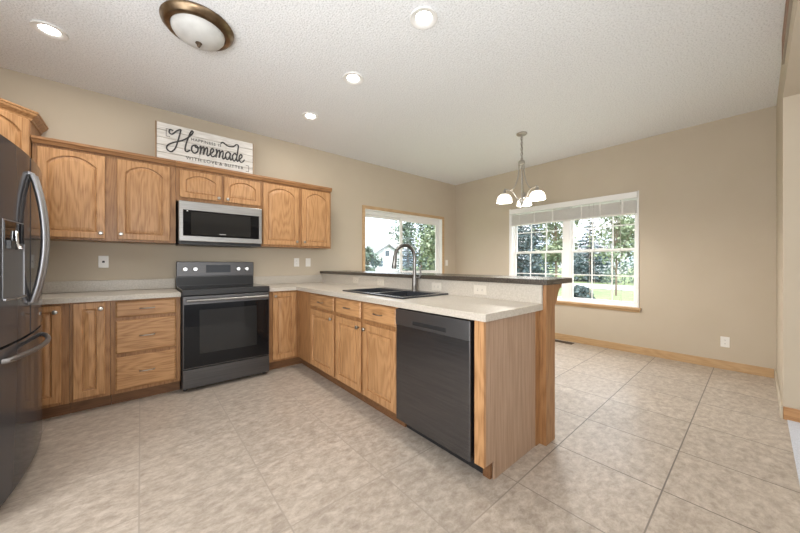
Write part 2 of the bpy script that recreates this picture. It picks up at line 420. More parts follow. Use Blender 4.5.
def door(F, u0, u1, v0, v1, parent, rise=0.0, kn=None, stile=.054):
    o = panel_door(F, u0, u1, v0, v1, rise, stile).build('door', M['oak'], parent)
    if kn: knob(F, kn[0], kn[1], o)
    return o
def drawer(F, u0, u1, v0, v1, parent, m):
    o = drawer_front(F, u0, u1, v0, v1).build('drawer', m, parent)
    pull(F, (u0 + u1) / 2, (v0 + v1) / 2, o)
    return o

# ------------------------------------------------------------------ base cabinets
FB = face_y(-.612)      # back-run base fronts
TOE = .10; CT = .874    # top of carcass
def carcass_y(x0, x1, parent):
    box('carcass', M['oak_frame'], parent, x0, x1, -.612, -.006, TOE, CT)
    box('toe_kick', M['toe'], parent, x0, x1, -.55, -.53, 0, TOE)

c = thing('corner_base_cabinet', 'oak corner base cabinet with one narrow door, half hidden behind the refrigerator', 'cabinet', (-1.1, -.3, 0), 'oak base cabinets')
MB().prism([(XL + .006, -.006, TOE), (XL + .006, -.915, TOE), (-.93, -.915, TOE), (-.93, -.612, TOE), (-.702, -.612, TOE), (-.702, -.006, TOE)], (0, 0, CT - TOE)).build('carcass', M['oak_frame'], c)
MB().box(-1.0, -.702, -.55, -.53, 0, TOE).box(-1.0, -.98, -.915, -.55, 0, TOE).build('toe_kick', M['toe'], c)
door(FB, -.905, -.742, .125, .858, c, kn=(-.772, .81), stile=.048)
c = thing('base_cabinet', 'narrow oak base cabinet with a single door left of the drawer stack', 'cabinet', (-.585, -.3, 0), 'oak base cabinets')
carcass_y(-.70, -.472, c); door(FB, -.682, -.503, .125, .865, c, kn=(-.527, .815), stile=.05)
c = thing('drawer_cabinet', 'oak base cabinet of three drawers just left of the range', 'cabinet', (-.24, -.3, 0), 'oak base cabinets')
carcass_y(-.470, -.008, c)
for a, b in ((.728, .862), (.428, .702), (.128, .400)): drawer(FB, -.442, -.040, a, b, c, M['oak_x'])
c = thing('corner_base_cabinet', 'oak blind corner cabinet right of the range with a tall single door', 'cabinet', (1.2, -.3, 0), 'oak base cabinets')
MB().prism([(.764, -.006, TOE), (.764, -.612, TOE), (1.10, -.612, TOE), (1.10, -.938, TOE), (1.685, -.938, TOE), (1.685, -.006, TOE)], (0, 0, CT - TOE)).build('carcass', M['oak_frame'], c)
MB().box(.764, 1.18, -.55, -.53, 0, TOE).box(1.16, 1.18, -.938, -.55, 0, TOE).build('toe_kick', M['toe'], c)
door(FB, .806, 1.070, .122, .860, c, kn=(.832, .818))
FP = face_x(1.10)       # peninsula fronts
def carcass_x(y0, y1, parent):
    box('carcass', M['oak_frame'], parent, 1.10, 1.685, y0, y1, TOE, CT)
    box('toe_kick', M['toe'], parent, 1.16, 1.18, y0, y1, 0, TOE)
c = thing('base_cabinet', 'oak peninsula cabinet with one drawer over one door, nearest the range corner', 'cabinet', (1.39, -1.22, 0), 'oak base cabinets')
carcass_x(-1.498, -.940, c)
drawer(FP, -1.475, -.969, .722, .855, c, M['oak_y']); door(FP, -1.475, -.969, .118, .696, c, kn=(-1.447, .655))
c = thing('sink_cabinet', 'oak sink cabinet with two false drawers over two doors beside the dishwasher', 'cabinet', (1.39, -1.95, 0), 'oak base cabinets')
# carcass open at the top so that the bowls hang inside it
MB().box(1.10, 1.13, -2.402, -1.500, TOE, CT).box(1.655, 1.685, -2.402, -1.500, TOE, CT).box(1.13, 1.655, -1.515, -1.500, TOE, CT).box(1.13, 1.655, -2.402, -2.387, TOE, CT).box(1.13, 1.655, -2.387, -1.515, TOE, TOE + .018).build('carcass', M['oak_frame'], c)
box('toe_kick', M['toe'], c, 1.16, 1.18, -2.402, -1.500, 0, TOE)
for a, b, k in ((-1.934, -1.523, -1.905), (-2.388, -1.978, -2.005)):
    drawer(FP, a, b, .722, .858, c, M['oak_y']); door(FP, a, b, .118, .692, c, kn=(k, .65))

# end panel of the peninsula
c = thing('peninsula_end_panel', 'pale oak veneer end panel with a solid front stile right of the dishwasher', 'cabinet panel', (1.39, -3.09, 0))
MB().prism([(1.10, -3.10, TOE), (1.10, -3.112, TOE), (1.10, -3.112, CT), (1.10, -3.10, CT)][:0] or [(1.102, -3.100, TOE), (1.18, -3.100, TOE), (1.18, -3.100, 0), (1.652, -3.100, 0), (1.652, -3.100, CT), (1.102, -3.100, CT)], (0, -.012, 0)).build('veneer_sheet', M['veneer'], c)
box('stile', M['oak'], c, 1.082, 1.102, -3.112, -3.052, TOE, CT, bev=.002)
box('scribe_strip', M['oak_frame'], c, 1.652, 1.696, -3.116, -3.085, 0, CT)
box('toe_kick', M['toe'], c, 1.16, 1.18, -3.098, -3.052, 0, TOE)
MB().box(1.105, 1.652, -3.099, -3.062, TOE, CT).build('filler_board', M['oak_frame'], c)

# half wall of the peninsula, its end post, bar top
m = MB().box(1.697, 1.825, -3.09, 0, 0, 1.038); hw = struct(m.build('wall_peninsula', M['wall']))
struct(MB().box(1.825, 1.838, -3.09, -.014, 0, BH, bev=.003).build('baseboard_peninsula', M['oak_y']))
struct(MB().box(1.697, 1.829, -3.160, -3.09, 0, 1.038, bev=.002).build('trim_2', M['oak_frame']))
c = thing('bar_countertop', 'long dark raised bar top capping the half wall of the peninsula', 'countertop', (1.87, -1.6, 1.038))
MB().prism([(1.655, -.006, 1.038), (1.655, -3.182, 1.038), (2.06, -3.182, 1.038), (2.10, -3.142, 1.038), (2.10, -.006, 1.038)], (0, 0, .034)).build('slab', M['bar'], c)
o = MB().prism([(1.832, -3.11, 1.036), (1.99, -3.11, 1.036), (1.985, -3.11, 1.012), (1.95, -3.11, .995), (1.925, -3.11, .96), (1.905, -3.11, .915), (1.875, -3.11, .89), (1.832, -3.11, .88)], (0, -.030, 0)).build('corbel', M['oak_frame'], base=(1.832, -3.13, .88))
tag(o, 'small curved oak corbel under the open end of the dark bar top', 'bracket')

# ------------------------------------------------------------------ countertops
c = thing('countertop', 'beige laminate countertop with backsplash left of the range', 'countertop', (-.7, -.3, CT))
m = MB().prism([(XL + .004, -.004, CT), (XL + .004, -.92, CT), (-.905, -.92, CT), (-.905, -.648, CT), (-.006, -.648, CT), (-.006, -.004, CT)], (0, 0, .04))
bmesh.ops.bevel(m.bm, geom=[e for e in m.bm.edges if all(v.co.z > CT + .03 for v in e.verts)], offset=.006, segments=2, affect='EDGES')
m.build('worktop', M['counter'], c)
box('backsplash', M['counter'], c, XL + .004, -.006, -.024, -.004, .9145, 1.015, bev=.003)
c = thing('countertop', 'beige laminate countertop right of the range, running round the corner along the peninsula', 'countertop', (1.3, -1.5, CT))
m = MB()
SX0, SX1, SY0, SY1 = 1.19, 1.66, -2.34, -1.52
for q in ((.762, 1.056, -.648, -.004), (1.056, 1.695, SY1, -.004), (1.056, SX0, SY0, SY1), (SX1, 1.695, SY0, SY1), (1.056, 1.695, -3.140, SY0)):
    m.box(*q, CT, .914)
bmesh.ops.remove_doubles(m.bm, verts=m.bm.verts[:], dist=1e-5)
m.build('worktop', M['counter'], c)
m = MB().box(.762, 1.676, -.024, -.004, .9145, 1.015).box(1.676, 1.6965, -3.140, -.004, .9145, 1.036)
m.build('backsplash', M['counter'], c)

# ------------------------------------------------------------------ wall cabinets
FU = face_y(-.316)
ZB, ZT = 1.376, 2.145
def upper(x0, x1, z0, parent):
    box('carcass', M['oak_frame'], parent, x0, x1, -.316, -.006, z0, ZT)
    MB().prism([(x0, -.312, ZT - .012), (x0, -.340, ZT - .012), (x0, -.352, ZT + .012), (x0, -.358, ZT + .018), (x0, -.358, ZT + .038), (x0, -.312, ZT + .038)], (x1 - x0, 0, 0)).build('top_molding', M['molding'], parent)
    box('top_panel', M['oak_frame'], parent, x0, x1, -.312, -.006, ZT, ZT + .036)
c = thing('wall_cabinet', 'wide oak wall cabinet with two arched doors left of the microwave', 'cabinet', (-.49, -.16, ZB), 'oak wall cabinets')
upper(-.938, -.022, ZB, c)
door(FU, -.912, -.522, 1.392, 2.112, c, .075, (-.548, 1.44)); door(FU, -.445, -.067, 1.392, 2.112, c, .075, (-.418, 1.44))
c = thing('wall_cabinet', 'short oak wall cabinet with two arched doors above the microwave', 'cabinet', (.37, -.16, 1.80), 'oak wall cabinets')
upper(-.020, .776, 1.80, c)
door(FU, .010, .372, 1.836, 2.106, c, .055, (.345, 1.865), .05); door(FU, .398, .764, 1.836, 2.106, c, .055, (.428, 1.865), .05)
c = thing('wall_cabinet', 'oak wall cabinet with two arched doors right of the microwave', 'cabinet', (1.22, -.16, ZB), 'oak wall cabinets')
upper(.778, 1.662, ZB, c)
door(FU, .794, 1.216, 1.398, 2.112, c, .075, (1.188, 1.445)); door(FU, 1.254, 1.642, 1.398, 2.112, c, .075, (1.284, 1.445))

# diagonal corner wall cabinet with crown
c = thing('corner_wall_cabinet', 'tall diagonal oak corner wall cabinet with crown molding above the refrigerator', 'cabinet', (-1.2, -.3, ZB), 'oak wall cabinets')
DZ = 2.325
A = Vector((-.944, -.338)); B = Vector((-1.225, -.619))
MB().prism([(XL + .005, -.006, ZB), (XL + .005, B.y, ZB), (B.x, B.y, ZB), (A.x, A.y, ZB), (A.x, -.006, ZB)], (0, 0, DZ - ZB)).build('carcass', M['oak_frame'], c)
dn = Vector((1, -1)).normalized(); dt = (A - B).normalized()
def FD(u, v, d):
    p = B + dt * u + dn * d; return (p.x, p.y, v)
LW = (A - B).length
o = panel_door(FD, .018, LW - .018, ZB + .016, DZ - .03, .075, .05).build('door', M['oak'], c); knob(FD, .05, 1.44, o)
def crown(path, prof):
    """path: list of (point, outward dir) ; prof: list of (out, z)"""
    mb = MB(); rr = [[mb.bm.verts.new((p.x + d.x * o_, p.y + d.y * o_, z)) for o_, z in prof] for p, d in path]
    k = len(prof)
    for a, b in zip(rr, rr[1:]):
        for i in range(k): mb.bm.faces.new([a[i], a[(i + 1) % k], b[(i + 1) % k], b[i]])
    mb.bm.faces.new(rr[0]); mb.bm.faces.new(rr[-1][::-1]); return mb
pr = [(-.004, DZ - .03), (.006, DZ - .03), (.010, DZ - .014), (.034, DZ + .012), (.038, DZ + .026), (.044, DZ + .030), (.044, DZ + .042), (-.004, DZ + .042)]
mit = (dn + Vector((1, 0))); mit = mit / (1 + dn.x)
mitB = (dn + Vector((0, -1))); mitB = mitB / (1 - dn.y)
crown([(Vector((XL + .006, B.y)), Vector((0, -1))), (B, mitB), (A, mit), (Vector((A.x, -.006)), Vector((1, 0)))], pr).build('crown_molding', M['oak_x'], c)

# ------------------------------------------------------------------ sign
SGX0, SGX1, SGZ0, SGZ1, SGY = -.180, .698, 2.184, 2.546, -.298
c = thing('wall_sign', 'long white plank sign with cursive Homemade lettering on top of the wall cabinets', 'sign', ((SGX0 + SGX1) / 2, SGY, SGZ0))
m = MB(); nb = 5; hb = (SGZ1 - SGZ0) / nb
for k in range(nb):
    xs = [SGX0 + .012] + ([.18] if k == 1 else [.42, ] if k == 3 else [.30] if k == 0 else []) + [SGX1 - .006]
    for a, b in zip(xs, xs[1:]):
        m.box(a + .0012, b - .0012, SGY, SGY + .014, SGZ0 + k * hb + .0028, SGZ0 + (k + 1) * hb - .0012, bev=.0015, seg=1)
m.build('planks', M['signwood'], c)
MB().box(SGX0, SGX1, SGY + .010, SGY + .036, SGZ0, SGZ1).box(SGX0, SGX0 + .010, SGY - .003, SGY + .03, SGZ0, SGZ1).box(SGX1 - .006, SGX1, SGY - .003, SGY + .03, SGZ0, SGZ1).box(SGX0, SGX1, SGY - .003, SGY + .03, SGZ0 - .0, SGZ0 + .005).build('backing', M['signedge'], c)
def cat(pts, n=6):
    P = [Vector(p) for p in pts]; P = [P[0]] + P + [P[-1]]; out_ = []
    for i in range(1, len(P) - 2):
        for k in range(n):
            t = k / n; a, b, c_, d = P[i - 1:i + 3]
            out_.append(.5 * ((2 * b) + (-a + c_) * t + (2 * a - 5 * b + 4 * c_ - d) * t * t + (-a + 3 * b - 3 * c_ + d) * t ** 3))
    out_.append(P[-2]); return out_
# cursive strokes in letter units (x, y), x-height 1
H1 = [(.55, 2.05), (.2, 2.1), (.12, 1.75), (.45, 1.65), (.9, 2.1), (1.35, 2.35), (1.3, 2.0), (1.05, 1.0), (.75, .1), (.3, -.35), (-.15, -.1), (0, .35), (.6, .75), (1.5, 1.15), (2.3, 1.75), (2.75, 2.35), (2.6, 2.5), (2.35, 2.0), (2.0, 1.0), (1.85, .2), (2.05, 0), (2.4, .25)]
O1 = [(3.0, .95), (2.65, .75), (2.6, .25), (2.95, 0), (3.3, .3), (3.3, .8), (3.0, .95), (3.1, .7), (3.6, .75)]
def mm(x): return [(x, .85), (x + .12, .95), (x + .1, .5), (x + .02, 0), (x + .15, .55), (x + .42, .95), (x + .5, .7), (x + .42, .02), (x + .58, .6), (x + .85, .95), (x + .93, .65), (x + .85, .15), (x + 1.0, 0), (x + 1.25, .3)]
def ee(x): return [(x, .3), (x + .3, .5), (x + .45, .8), (x + .28, .98), (x + .08, .7), (x + .08, .25), (x + .3, 0), (x + .6, .15), (x + .8, .4)]
def aa(x): return [(x + .62, .8), (x + .35, .97), (x + .05, .65), (x + .08, .15), (x + .3, .02), (x + .55, .4), (x + .66, .9), (x + .6, .3), (x + .72, .02), (x + .95, .3)]
def dd(x): return [(x + .6, .8), (x + .33, .95), (x + .05, .6), (x + .1, .12), (x + .32, .02), (x + .58, .5), (x + .75, 1.3), (x + .82, 2.0), (x + .55, 2.1), (x + .1, 1.75), (x - .6, 1.7), (x - 1.2, 2.0), (x - 1.5, 1.8)]
def dd2(x): return [(x + .66, .9), (x + .58, .3), (x + .72, .02), (x + .95, .3)]
strokes = [H1, O1, mm(3.55), ee(4.78), mm(5.5), aa(6.72), dd(7.62), dd2(7.62), ee(8.5)]
lw = .0640; LX0 = SGX0 + .10; LZ0 = SGZ0 + .122
m = MB()
for st in strokes:
    pts = [(LX0 + x * lw * 1.08, SGY - .0025, LZ0 + (y * (.8 if y > 1 else 1) + (.2 if y > 1 else 0)) * .092 - .004 * x) for x, y in cat([(a, b, 0) for a, b in st]) for x, y in [(x, y)]] if False else \
          [(LX0 + p.x * lw * 1.15, SGY - .0025, LZ0 + p.y * .088) for p in cat([(a, b, 0) for a, b in st])]
    m.tube(pts, .0072, 6)
m.build('cursive_lettering', M['ink'], c)
def text(body, size, x, z, y, material, parent, name='lettering', rot=(PI / 2, 0, 0), sx=1.0, align='LEFT'):
    cu = bpy.data.curves.new(name, 'FONT'); cu.body = body; cu.size = size; cu.align_x = align; cu.extrude = .0012; cu.space_character = sx
    ob = bpy.data.objects.new(name, cu); COL.objects.link(ob)
    dg = bpy.context.evaluated_depsgraph_get(); me = bpy.data.meshes.new_from_object(ob.evaluated_get(dg))
    bpy.data.objects.remove(ob); bpy.data.curves.remove(cu)
    me.transform(Matrix.Translation((x, y, z)) @ Matrix.Rotation(rot[2], 4, 'Z') @ Matrix.Rotation(rot[0], 4, 'X'))
    p = parent
    while p.parent: p = p.parent
    me.transform(Matrix.Translation(-Vector(p.location)))
    me.materials.clear(); me.materials.append(material)
    o = bpy.data.objects.new(name, me); COL.objects.link(o); o.parent = parent; return o
def words(body, size, x, z, gap, sx):
    for wd in body.split():
        o = text(wd, size, x, z, SGY - .002, M['ink'], c, 'small_lettering', sx=sx)
        x = max(v.co.x for v in o.data.vertices) + c.location.x + gap
words('HAPPINESS IS', .040, .105, SGZ0 + .245, .022, 1.15)
words('WITH LOVE & BUTTER', .046, .062, SGZ0 + .046, .020, 1.2)
for x, s_ in ((SGX0 + .085, 1), (SGX1 - .05, -1)):
    z0, z1 = (SGZ0 + .235, SGZ0 + .31) if s_ > 0 else (SGZ0 + .03, SGZ0 + .10)
    m = MB().box(x - .002, x + .002, SGY - .0025, SGY, z0, z1).box(x, x + .03 * s_, SGY - .0025, SGY, z1 - .004, z1) .box(x, x + .03 * s_, SGY - .0025, SGY, z0, z0 + .004)
    m.build('bracket_mark', M['ink'], c)

# ------------------------------------------------------------------ range
RX0, RX1, RY = .0, .756, -.690
c = thing('range', 'black stainless electric range with glass oven door between the base cabinets', 'stove', (.378, -.35, 0))
box('body', M['black'], c, RX0, RX1, -.640, -.030, .03, .915)
MB().box(RX0, RX1, -.655, -.030, .9155, .938, bev=.003).build('cooktop', M['blackglass'], c)
box('front_rail', M['black'], c, RX0, RX1, -.690, -.655, .880, .938, bev=.006)
d_ = box('oven_door', M['bstain_range'], c, RX0 + .004, RX1 - .004, -.690, -.642, .212, .874, bev=.004)
box('door_glass', M['blackglass'], d_, RX0 + .012, RX1 - .012, -.6945, -.689, .222, .800, bev=.001)
box('oven_window', M['ovenwin'], d_, RX0 + .13, RX1 - .13, -.6965, -.694, .34, .745, bev=.001)
MB().tube([(RX0 + .03, -.735, .838), (RX1 - .03, -.735, .838)], .0115, 12).tube([(RX0 + .05, -.735, .838), (RX0 + .05, -.688, .838)], .009, 8).tube([(RX1 - .05, -.735, .838), (RX1 - .05, -.688, .838)], .009, 8).build('handle', M['steel'], d_, smooth=True)
box('storage_drawer', M['bstain_range'], c, RX0 + .004, RX1 - .004, -.690, -.642, .035, .205, bev=.004)
for x in (.03, RX1 - .03):
    for y in (-.60, -.08): MB().lathe([(0, 0), (.018, 0), (.018, .03), (0, .03)], (x, y, 0), 10).build('foot', M['black'], c)
b_ = MB().box(RX0, RX1, -.075, -.030, .938, 1.035).box(RX0, RX1, -.088, -.030, 1.035, 1.195, bev=.005).build('backguard', M['bstain_range'], c)
box('vent_strip', M['black'], b_, RX0 + .002, RX1 - .002, -.079, -.074, .94, 1.030)
box('control_display', M['display'], b_, .265, .505, -.091, -.087, 1.075, 1.160)
for x in (.075, .165, .585, .675):
    MB().lathe([(0, -.026), (.019, -.026), (.021, -.020), (.021, -.003), (.026, 0), (0, 0)], (x, -.088, 1.115), 18, 'Y').build('knob', M['bright_steel'], b_, smooth=True)

# ------------------------------------------------------------------ microwave
c = thing('microwave', 'stainless over the range microwave mounted under the short wall cabinet', 'microwave', (.378, -.2, 1.375))
box('body', M['black'], c, -.004, .760, -.365, -.008, 1.378, 1.795)
f_ = box('door', M['steel'], c, -.004, .760, -.405, -.365, 1.395, 1.792, bev=.006)
box('door_glass', M['blackglass'], f_, .030, .728, -.408, -.404, 1.448, 1.705, bev=.001)
box('view_window', M['ovenwin'], f_, .095, .640, -.4095, -.4075, 1.465, 1.690)
box('logo', M['steel'], f_, .34, .40, -.4105, -.4090, 1.474, 1.482)
MB().tube([(.066, -.412, 1.695), (.066, -.412, 1.688)], .012, 10).build('indicator', M['bright_steel'], f_)
MB().box(-.002, .758, -.395, -.02, 1.366, 1.3785).box(.1, .65, -.38, -.3, 1.362, 1.367).build('vent_grille', M['black'], c)

# ------------------------------------------------------------------ dishwasher
c = thing('dishwasher', 'black stainless dishwasher built into the peninsula next to its end panel', 'dishwasher', (1.39, -2.73, 0))
box('tub', M['black'], c, 1.125, 1.68, -3.048, -2.410, .095, .868)
d_ = box('door', M['bstain'], c, 1.068, 1.123, -3.034, -2.410, .098, .862, bev=.006)
box('control_panel', M['panel'], d_, 1.064, 1.070, -3.034, -2.410, .755, .862, bev=.002)
box('pocket_handle', M['black'], d_, 1.0625, 1.072, -2.87, -2.58, .772, .800, bev=.004)
box('logo', M['steel'], d_, 1.0665, 1.0685, -2.56, -2.52, .775, .795)
box('toe_plate', M['black'], c, 1.17, 1.19, -3.048, -2.410, 0.0, .094)

# ------------------------------------------------------------------ refrigerator
FY0, FY1 = -1.842, -.932; FYC = (FY0 + FY1) / 2; FX = -.787
def fx(y): return FX + .030 * (1 - ((y - FYC) / .455) ** 2)
c = thing('refrigerator', 'black stainless french door refrigerator with bowed bar handles at the left edge', 'refrigerator', (-1.15, FYC, 0))
box('body', M['fridge_body'], c, XL + .03, -.875, FY0 + .004, FY1 - .004, .02, 1.755)
def curved(y0, y1, z0, z1, back=-.868):
    mb = MB(); n = 14; P = []
    ys = [y0 + (y1 - y0) * k / n for k in range(n + 1)]
    e = .012
    pts = [(back, y0)] + [(fx(y0) - e, y0)] + [(fx(min(max(y, y0 + e), y1 - e)), min(max(y, y0 + e * .6), y1 - e * .6)) for y in ys] + [(fx(y1) - e, y1), (back, y1)]
    mb.prism([(x, y, z0) for x, y in pts], (0, 0, z1 - z0)); return mb
D1 = curved(FY0, FYC - .003, .785, 1.772).build('door', M['fridge'], c, smooth=True)
D2 = curved(FYC + .003, FY1, .785, 1.772).build('door', M['fridge'], c, smooth=True)
D3 = curved(FY0, FY1, .045, .772).build('freezer_drawer', M['fridge'], c, smooth=True)
box('base_grille', M['black'], c, -.90, -.83, FY0 + .02, FY1 - .02, 0.0, .045)
for s_, D in ((-1, D1), (1, D2)):
    y = FYC + s_ * .035; pts = []
    for k in range(17):
        t = -1 + k / 8; pts.append((fx(y) + .012 + .044 * (1 - t * t), y, 1.315 + .355 * t))
    pts = [(fx(y) - .004, y, .955)] + pts + [(fx(y) - .004, y, 1.675)]
    MB().tube(pts, .0125, 10).build('handle', M['handle'], D, smooth=True)
pts = []
for k in range(17):
    t = -1 + k / 8; y = FYC + .36 * t; pts.append((fx(y) + .012 + .042 * (1 - t * t), y, .715))
pts = [(fx(FYC - .365) - .004, FYC - .365, .715)] + pts + [(fx(FYC + .365) - .004, FYC + .365, .715)]
MB().tube(pts, .0125, 10).build('handle', M['handle'], D3, smooth=True)
def curved_plate(y0, y1, z0, z1, d0, d1, name, m, par):
    yy = [y0 + (y1 - y0) * k / 6 for k in range(7)]
    return MB().prism([(fx(y) + d0, y, z0) for y in yy] + [(fx(y) + d1, y, z0) for y in yy[::-1]], (0, 0, z1 - z0)).build(name, m, par)
d_ = curved_plate(-1.755, -1.515, 1.005, 1.385, -.002, .003, 'water_dispenser', M['dispenser'], D1)
curved_plate(-1.745, -1.525, 1.275, 1.378, .003, .005, 'dispenser_panel', M['blackglass'], d_)
curved_plate(-1.755, -1.515, .998, 1.008, .003, .012, 'drip_tray', M['handle'], d_)
curved_plate(-1.520, -1.512, 1.008, 1.275, .003, .006, 'edge_trim', M['handle'], d_)
ly = -1.645
MB().tube([(fx(ly) + .010, ly, 1.335), (fx(ly) + .012, ly, 1.27), (fx(ly) + .020, ly, 1.245)], [.008, .008, .013], 10).build('dispenser_lever', M['bright_steel'], d_, smooth=True)
box('dispenser_spout', M['black'], d_, fx(-1.70) + .002, fx(-1.70) + .016, -1.73, -1.665, 1.245, 1.285)
box('hinge_cover', M['fridge_body'], c, -.93, -.82, FY0 + .01, FY0 + .10, 1.772, 1.792, bev=.004)
box('hinge_cover', M['fridge_body'], c, -.93, -.82, FY1 - .10, FY1 - .01, 1.772, 1.792, bev=.004)

# ------------------------------------------------------------------ sink and faucet
c = thing('sink', 'black double bowl drop in sink set in the peninsula countertop', 'sink', (1.42, -1.93, .914))
KX0, KX1, KY0, KY1 = 1.165, 1.672, -2.365, -1.500
m = MB()
bowls = ((1.205, 1.575, -2.325, -1.955), (1.205, 1.575, -1.910, -1.540))
z0, z1 = .915, .926
# rim: strips round the two bowl openings
xs = [KX0, 1.205, 1.575, KX1]; ys = [KY0, -2.325, -1.955, -1.910, -1.540, KY1]
for i in range(3):
    for j in range(5):
        if i == 1 and j in (1, 3): continue
        m.box(xs[i], xs[i + 1], ys[j], ys[j + 1], z0, z1)
bmesh.ops.remove_doubles(m.bm, verts=m.bm.verts[:], dist=1e-5)
m.build('rim', M['sink'], c)
for bx0, bx1, by0, by1 in bowls:
    m = MB(); t = .008; zb = .73
    m.box(bx0, bx1, by0, by1, zb - t, zb).box(bx0 - .003, bx0 + t, by0, by1, zb, z0).box(bx1 - t, bx1 + .003, by0, by1, zb, z0).box(bx0, bx1, by0 - .003, by0 + t, zb, z0).box(bx0, bx1, by1 - t, by1 + .003, zb, z0)
    o = m.build('bowl', M['sink'], c)
    MB().lathe([(0, .0), (.045, 0), (.045, .004), (.03, .002), (0, .002)], ((bx0 + bx1) / 2, (by0 + by1) / 2, zb), 18).build('drain', M['bright_steel'], o)
FXX, FYY = 1.625, -2.003
c = thing('faucet', 'tall gooseneck pull down faucet in dark brushed steel behind the sink', 'faucet', (FXX, FYY, .926))
MB().lathe([(0, 0), (.031, 0), (.031, .006), (.026, .012), (.023, .075), (.0215, .13), (0, .13)], (FXX, FYY, .926), 18).build('base', M['faucet'], c, smooth=True)
sd = Vector((-.99, .14, 0)).normalized(); pts = [(FXX, FYY, 1.04), (FXX, FYY, 1.12), (FXX, FYY, 1.20)]
R_ = .104; zc = 1.232
for k in range(17):
    a = PI * (k / 16) * .97; pts.append((FXX + sd.x * R_ * (1 - math.cos(a)), FYY + sd.y * R_ * (1 - math.cos(a)), zc + R_ * math.sin(a) * 1.02))
end = Vector(pts[-1])
MB().tube(pts, .0155, 12).build('spout', M['faucet'], c, smooth=True)
e2 = end + Vector((sd.x * .012, sd.y * .012, -.10))
MB().tube([end + Vector((0, 0, .004)), end + Vector((sd.x * .004, sd.y * .004, -.03)), e2, e2 + Vector((0, 0, -.012))], [.017, .019, .023, .019], 14).build('spray_head', M['faucet'], c, smooth=True)
MB().tube([(FXX, FYY, 1.045), (FXX + .02, FYY - .045, 1.05)], .011, 10).tube([(FXX + .02, FYY - .045, 1.05), (FXX + .025, FYY - .055, 1.09), (FXX + .015, FYY - .048, 1.15)], [.010, .008, .006], 10).build('lever', M['faucet'], c, smooth=True)

# ------------------------------------------------------------------ outlets and switches
def plate(F, u, v, label, kind='outlet', horiz=False, group='white wall plates'):
    PM = M['almond'] if horiz else M['plastic']
    p0 = F(u, v, 0)
    name = {'outlet': 'wall_outlet', 'switch': 'light_switch', 'jack': 'wall_jack'}[kind]
    c = thing(name, label, {'outlet': 'outlet', 'switch': 'light switch', 'jack': 'wall jack'}[kind], p0, group)
    hu, hv = (.057, .035) if horiz else (.035, .057)
    def fb(name, u0, u1, v0, v1, d0, d1, m, par, bev=0):
        a, b = F(u0, v0, d0), F(u1, v1, d1)
        return box(name, m, par, a[0], b[0], a[1], b[1], a[2], b[2], bev=bev)
    pl = fb('plate', u - hu, u + hu, v - hv, v + hv, .0006, .006, PM, c, .0015)
    if kind == 'outlet':
        for s_ in (-1, 1):
            du, dv = (s_ * .020, 0) if horiz else (0, s_ * .020)
            so = fb('socket', u + du - .0135, u + du + .0135, v + dv - .0135, v + dv + .0135, .006, .0075, PM, c, .0006)
            for k in (-1, 1):
                if horiz: fb('slot', u + du - .004, u + du + .004, v + k * .005 - .0012, v + k * .005 + .0012, .0075, .0079, M['slot'], so)
                else: fb('slot', u + k * .005 - .0012, u + k * .005 + .0012, v + dv - .004, v + dv + .004, .0075, .0079, M['slot'], so)
    elif kind == 'switch':
        fb('rocker', u - .016, u + .016, v - .033, v + .033, .006, .009, M['plastic'], c, .001)
    else:
        fb('jack_port', u - .009, u + .009, v - .009, v + .009, .006, .0075, M['slot'], c)
    return c
W0 = face_y(-.0002)
plate(W0, -.554, 1.192, 'white wall jack plate with a dark port above the countertop left of the range', 'jack')
plate(W0, 1.319, 1.192, 'white outlet on the back wall right of the range, left one of the pair')
plate(W0, 1.481, 1.192, 'white rocker switch on the back wall right of the range, right one of the pair', 'switch')
plate(W0, 4.379, 1.192, 'white switch plate on the back wall between the corner and the sliding window', 'switch')
plate(face_x(XR - .0002), -3.805, .305, 'white outlet low on the dining wall above the baseboard, near the hall')
FBS = face_x(1.6758)
PL = 'almond sideways outlet under the bar top, '
for y, s_ in ((-.926, 'nearest the range corner'), (-1.423, 'second from the range corner'), (-2.233, 'just right of the faucet'), (-2.678, 'nearest the open end of the peninsula')):
    plate(FBS, y, .975, PL + s_, 'outlet', True)

# ------------------------------------------------------------------ back window (sliding)
wn = bpy.data.objects.new('window_1', None); COL.objects.link(wn); wn.location = (3.33, .08, WBZ0); struct(wn)
m = MB(); t = .050
for q in ((WBX0 - t, WBX0, -.016, -.0002, WBZ0 - t, WBZ1 + t), (WBX1, WBX1 + t, -.016, -.0002, WBZ0 - t, WBZ1 + t), (WBX0, WBX1, -.016, -.0002, WBZ1, WBZ1 + t), (WBX0, WBX1, -.016, -.0002, WBZ0 - t, WBZ0)): m.box(*q, bev=.003)
m.build('casing', M['trimwood'], wn)
m = MB(); j = .012
m.box(WBX0, WBX0 + j, -.002, .15, WBZ0, WBZ1).box(WBX1 - j, WBX1, -.002, .15, WBZ0, WBZ1).box(WBX0 + j, WBX1 - j, -.002, .15, WBZ1 - j, WBZ1).box(WBX0 + j, WBX1 - j, -.002, .15, WBZ0, WBZ0 + j)
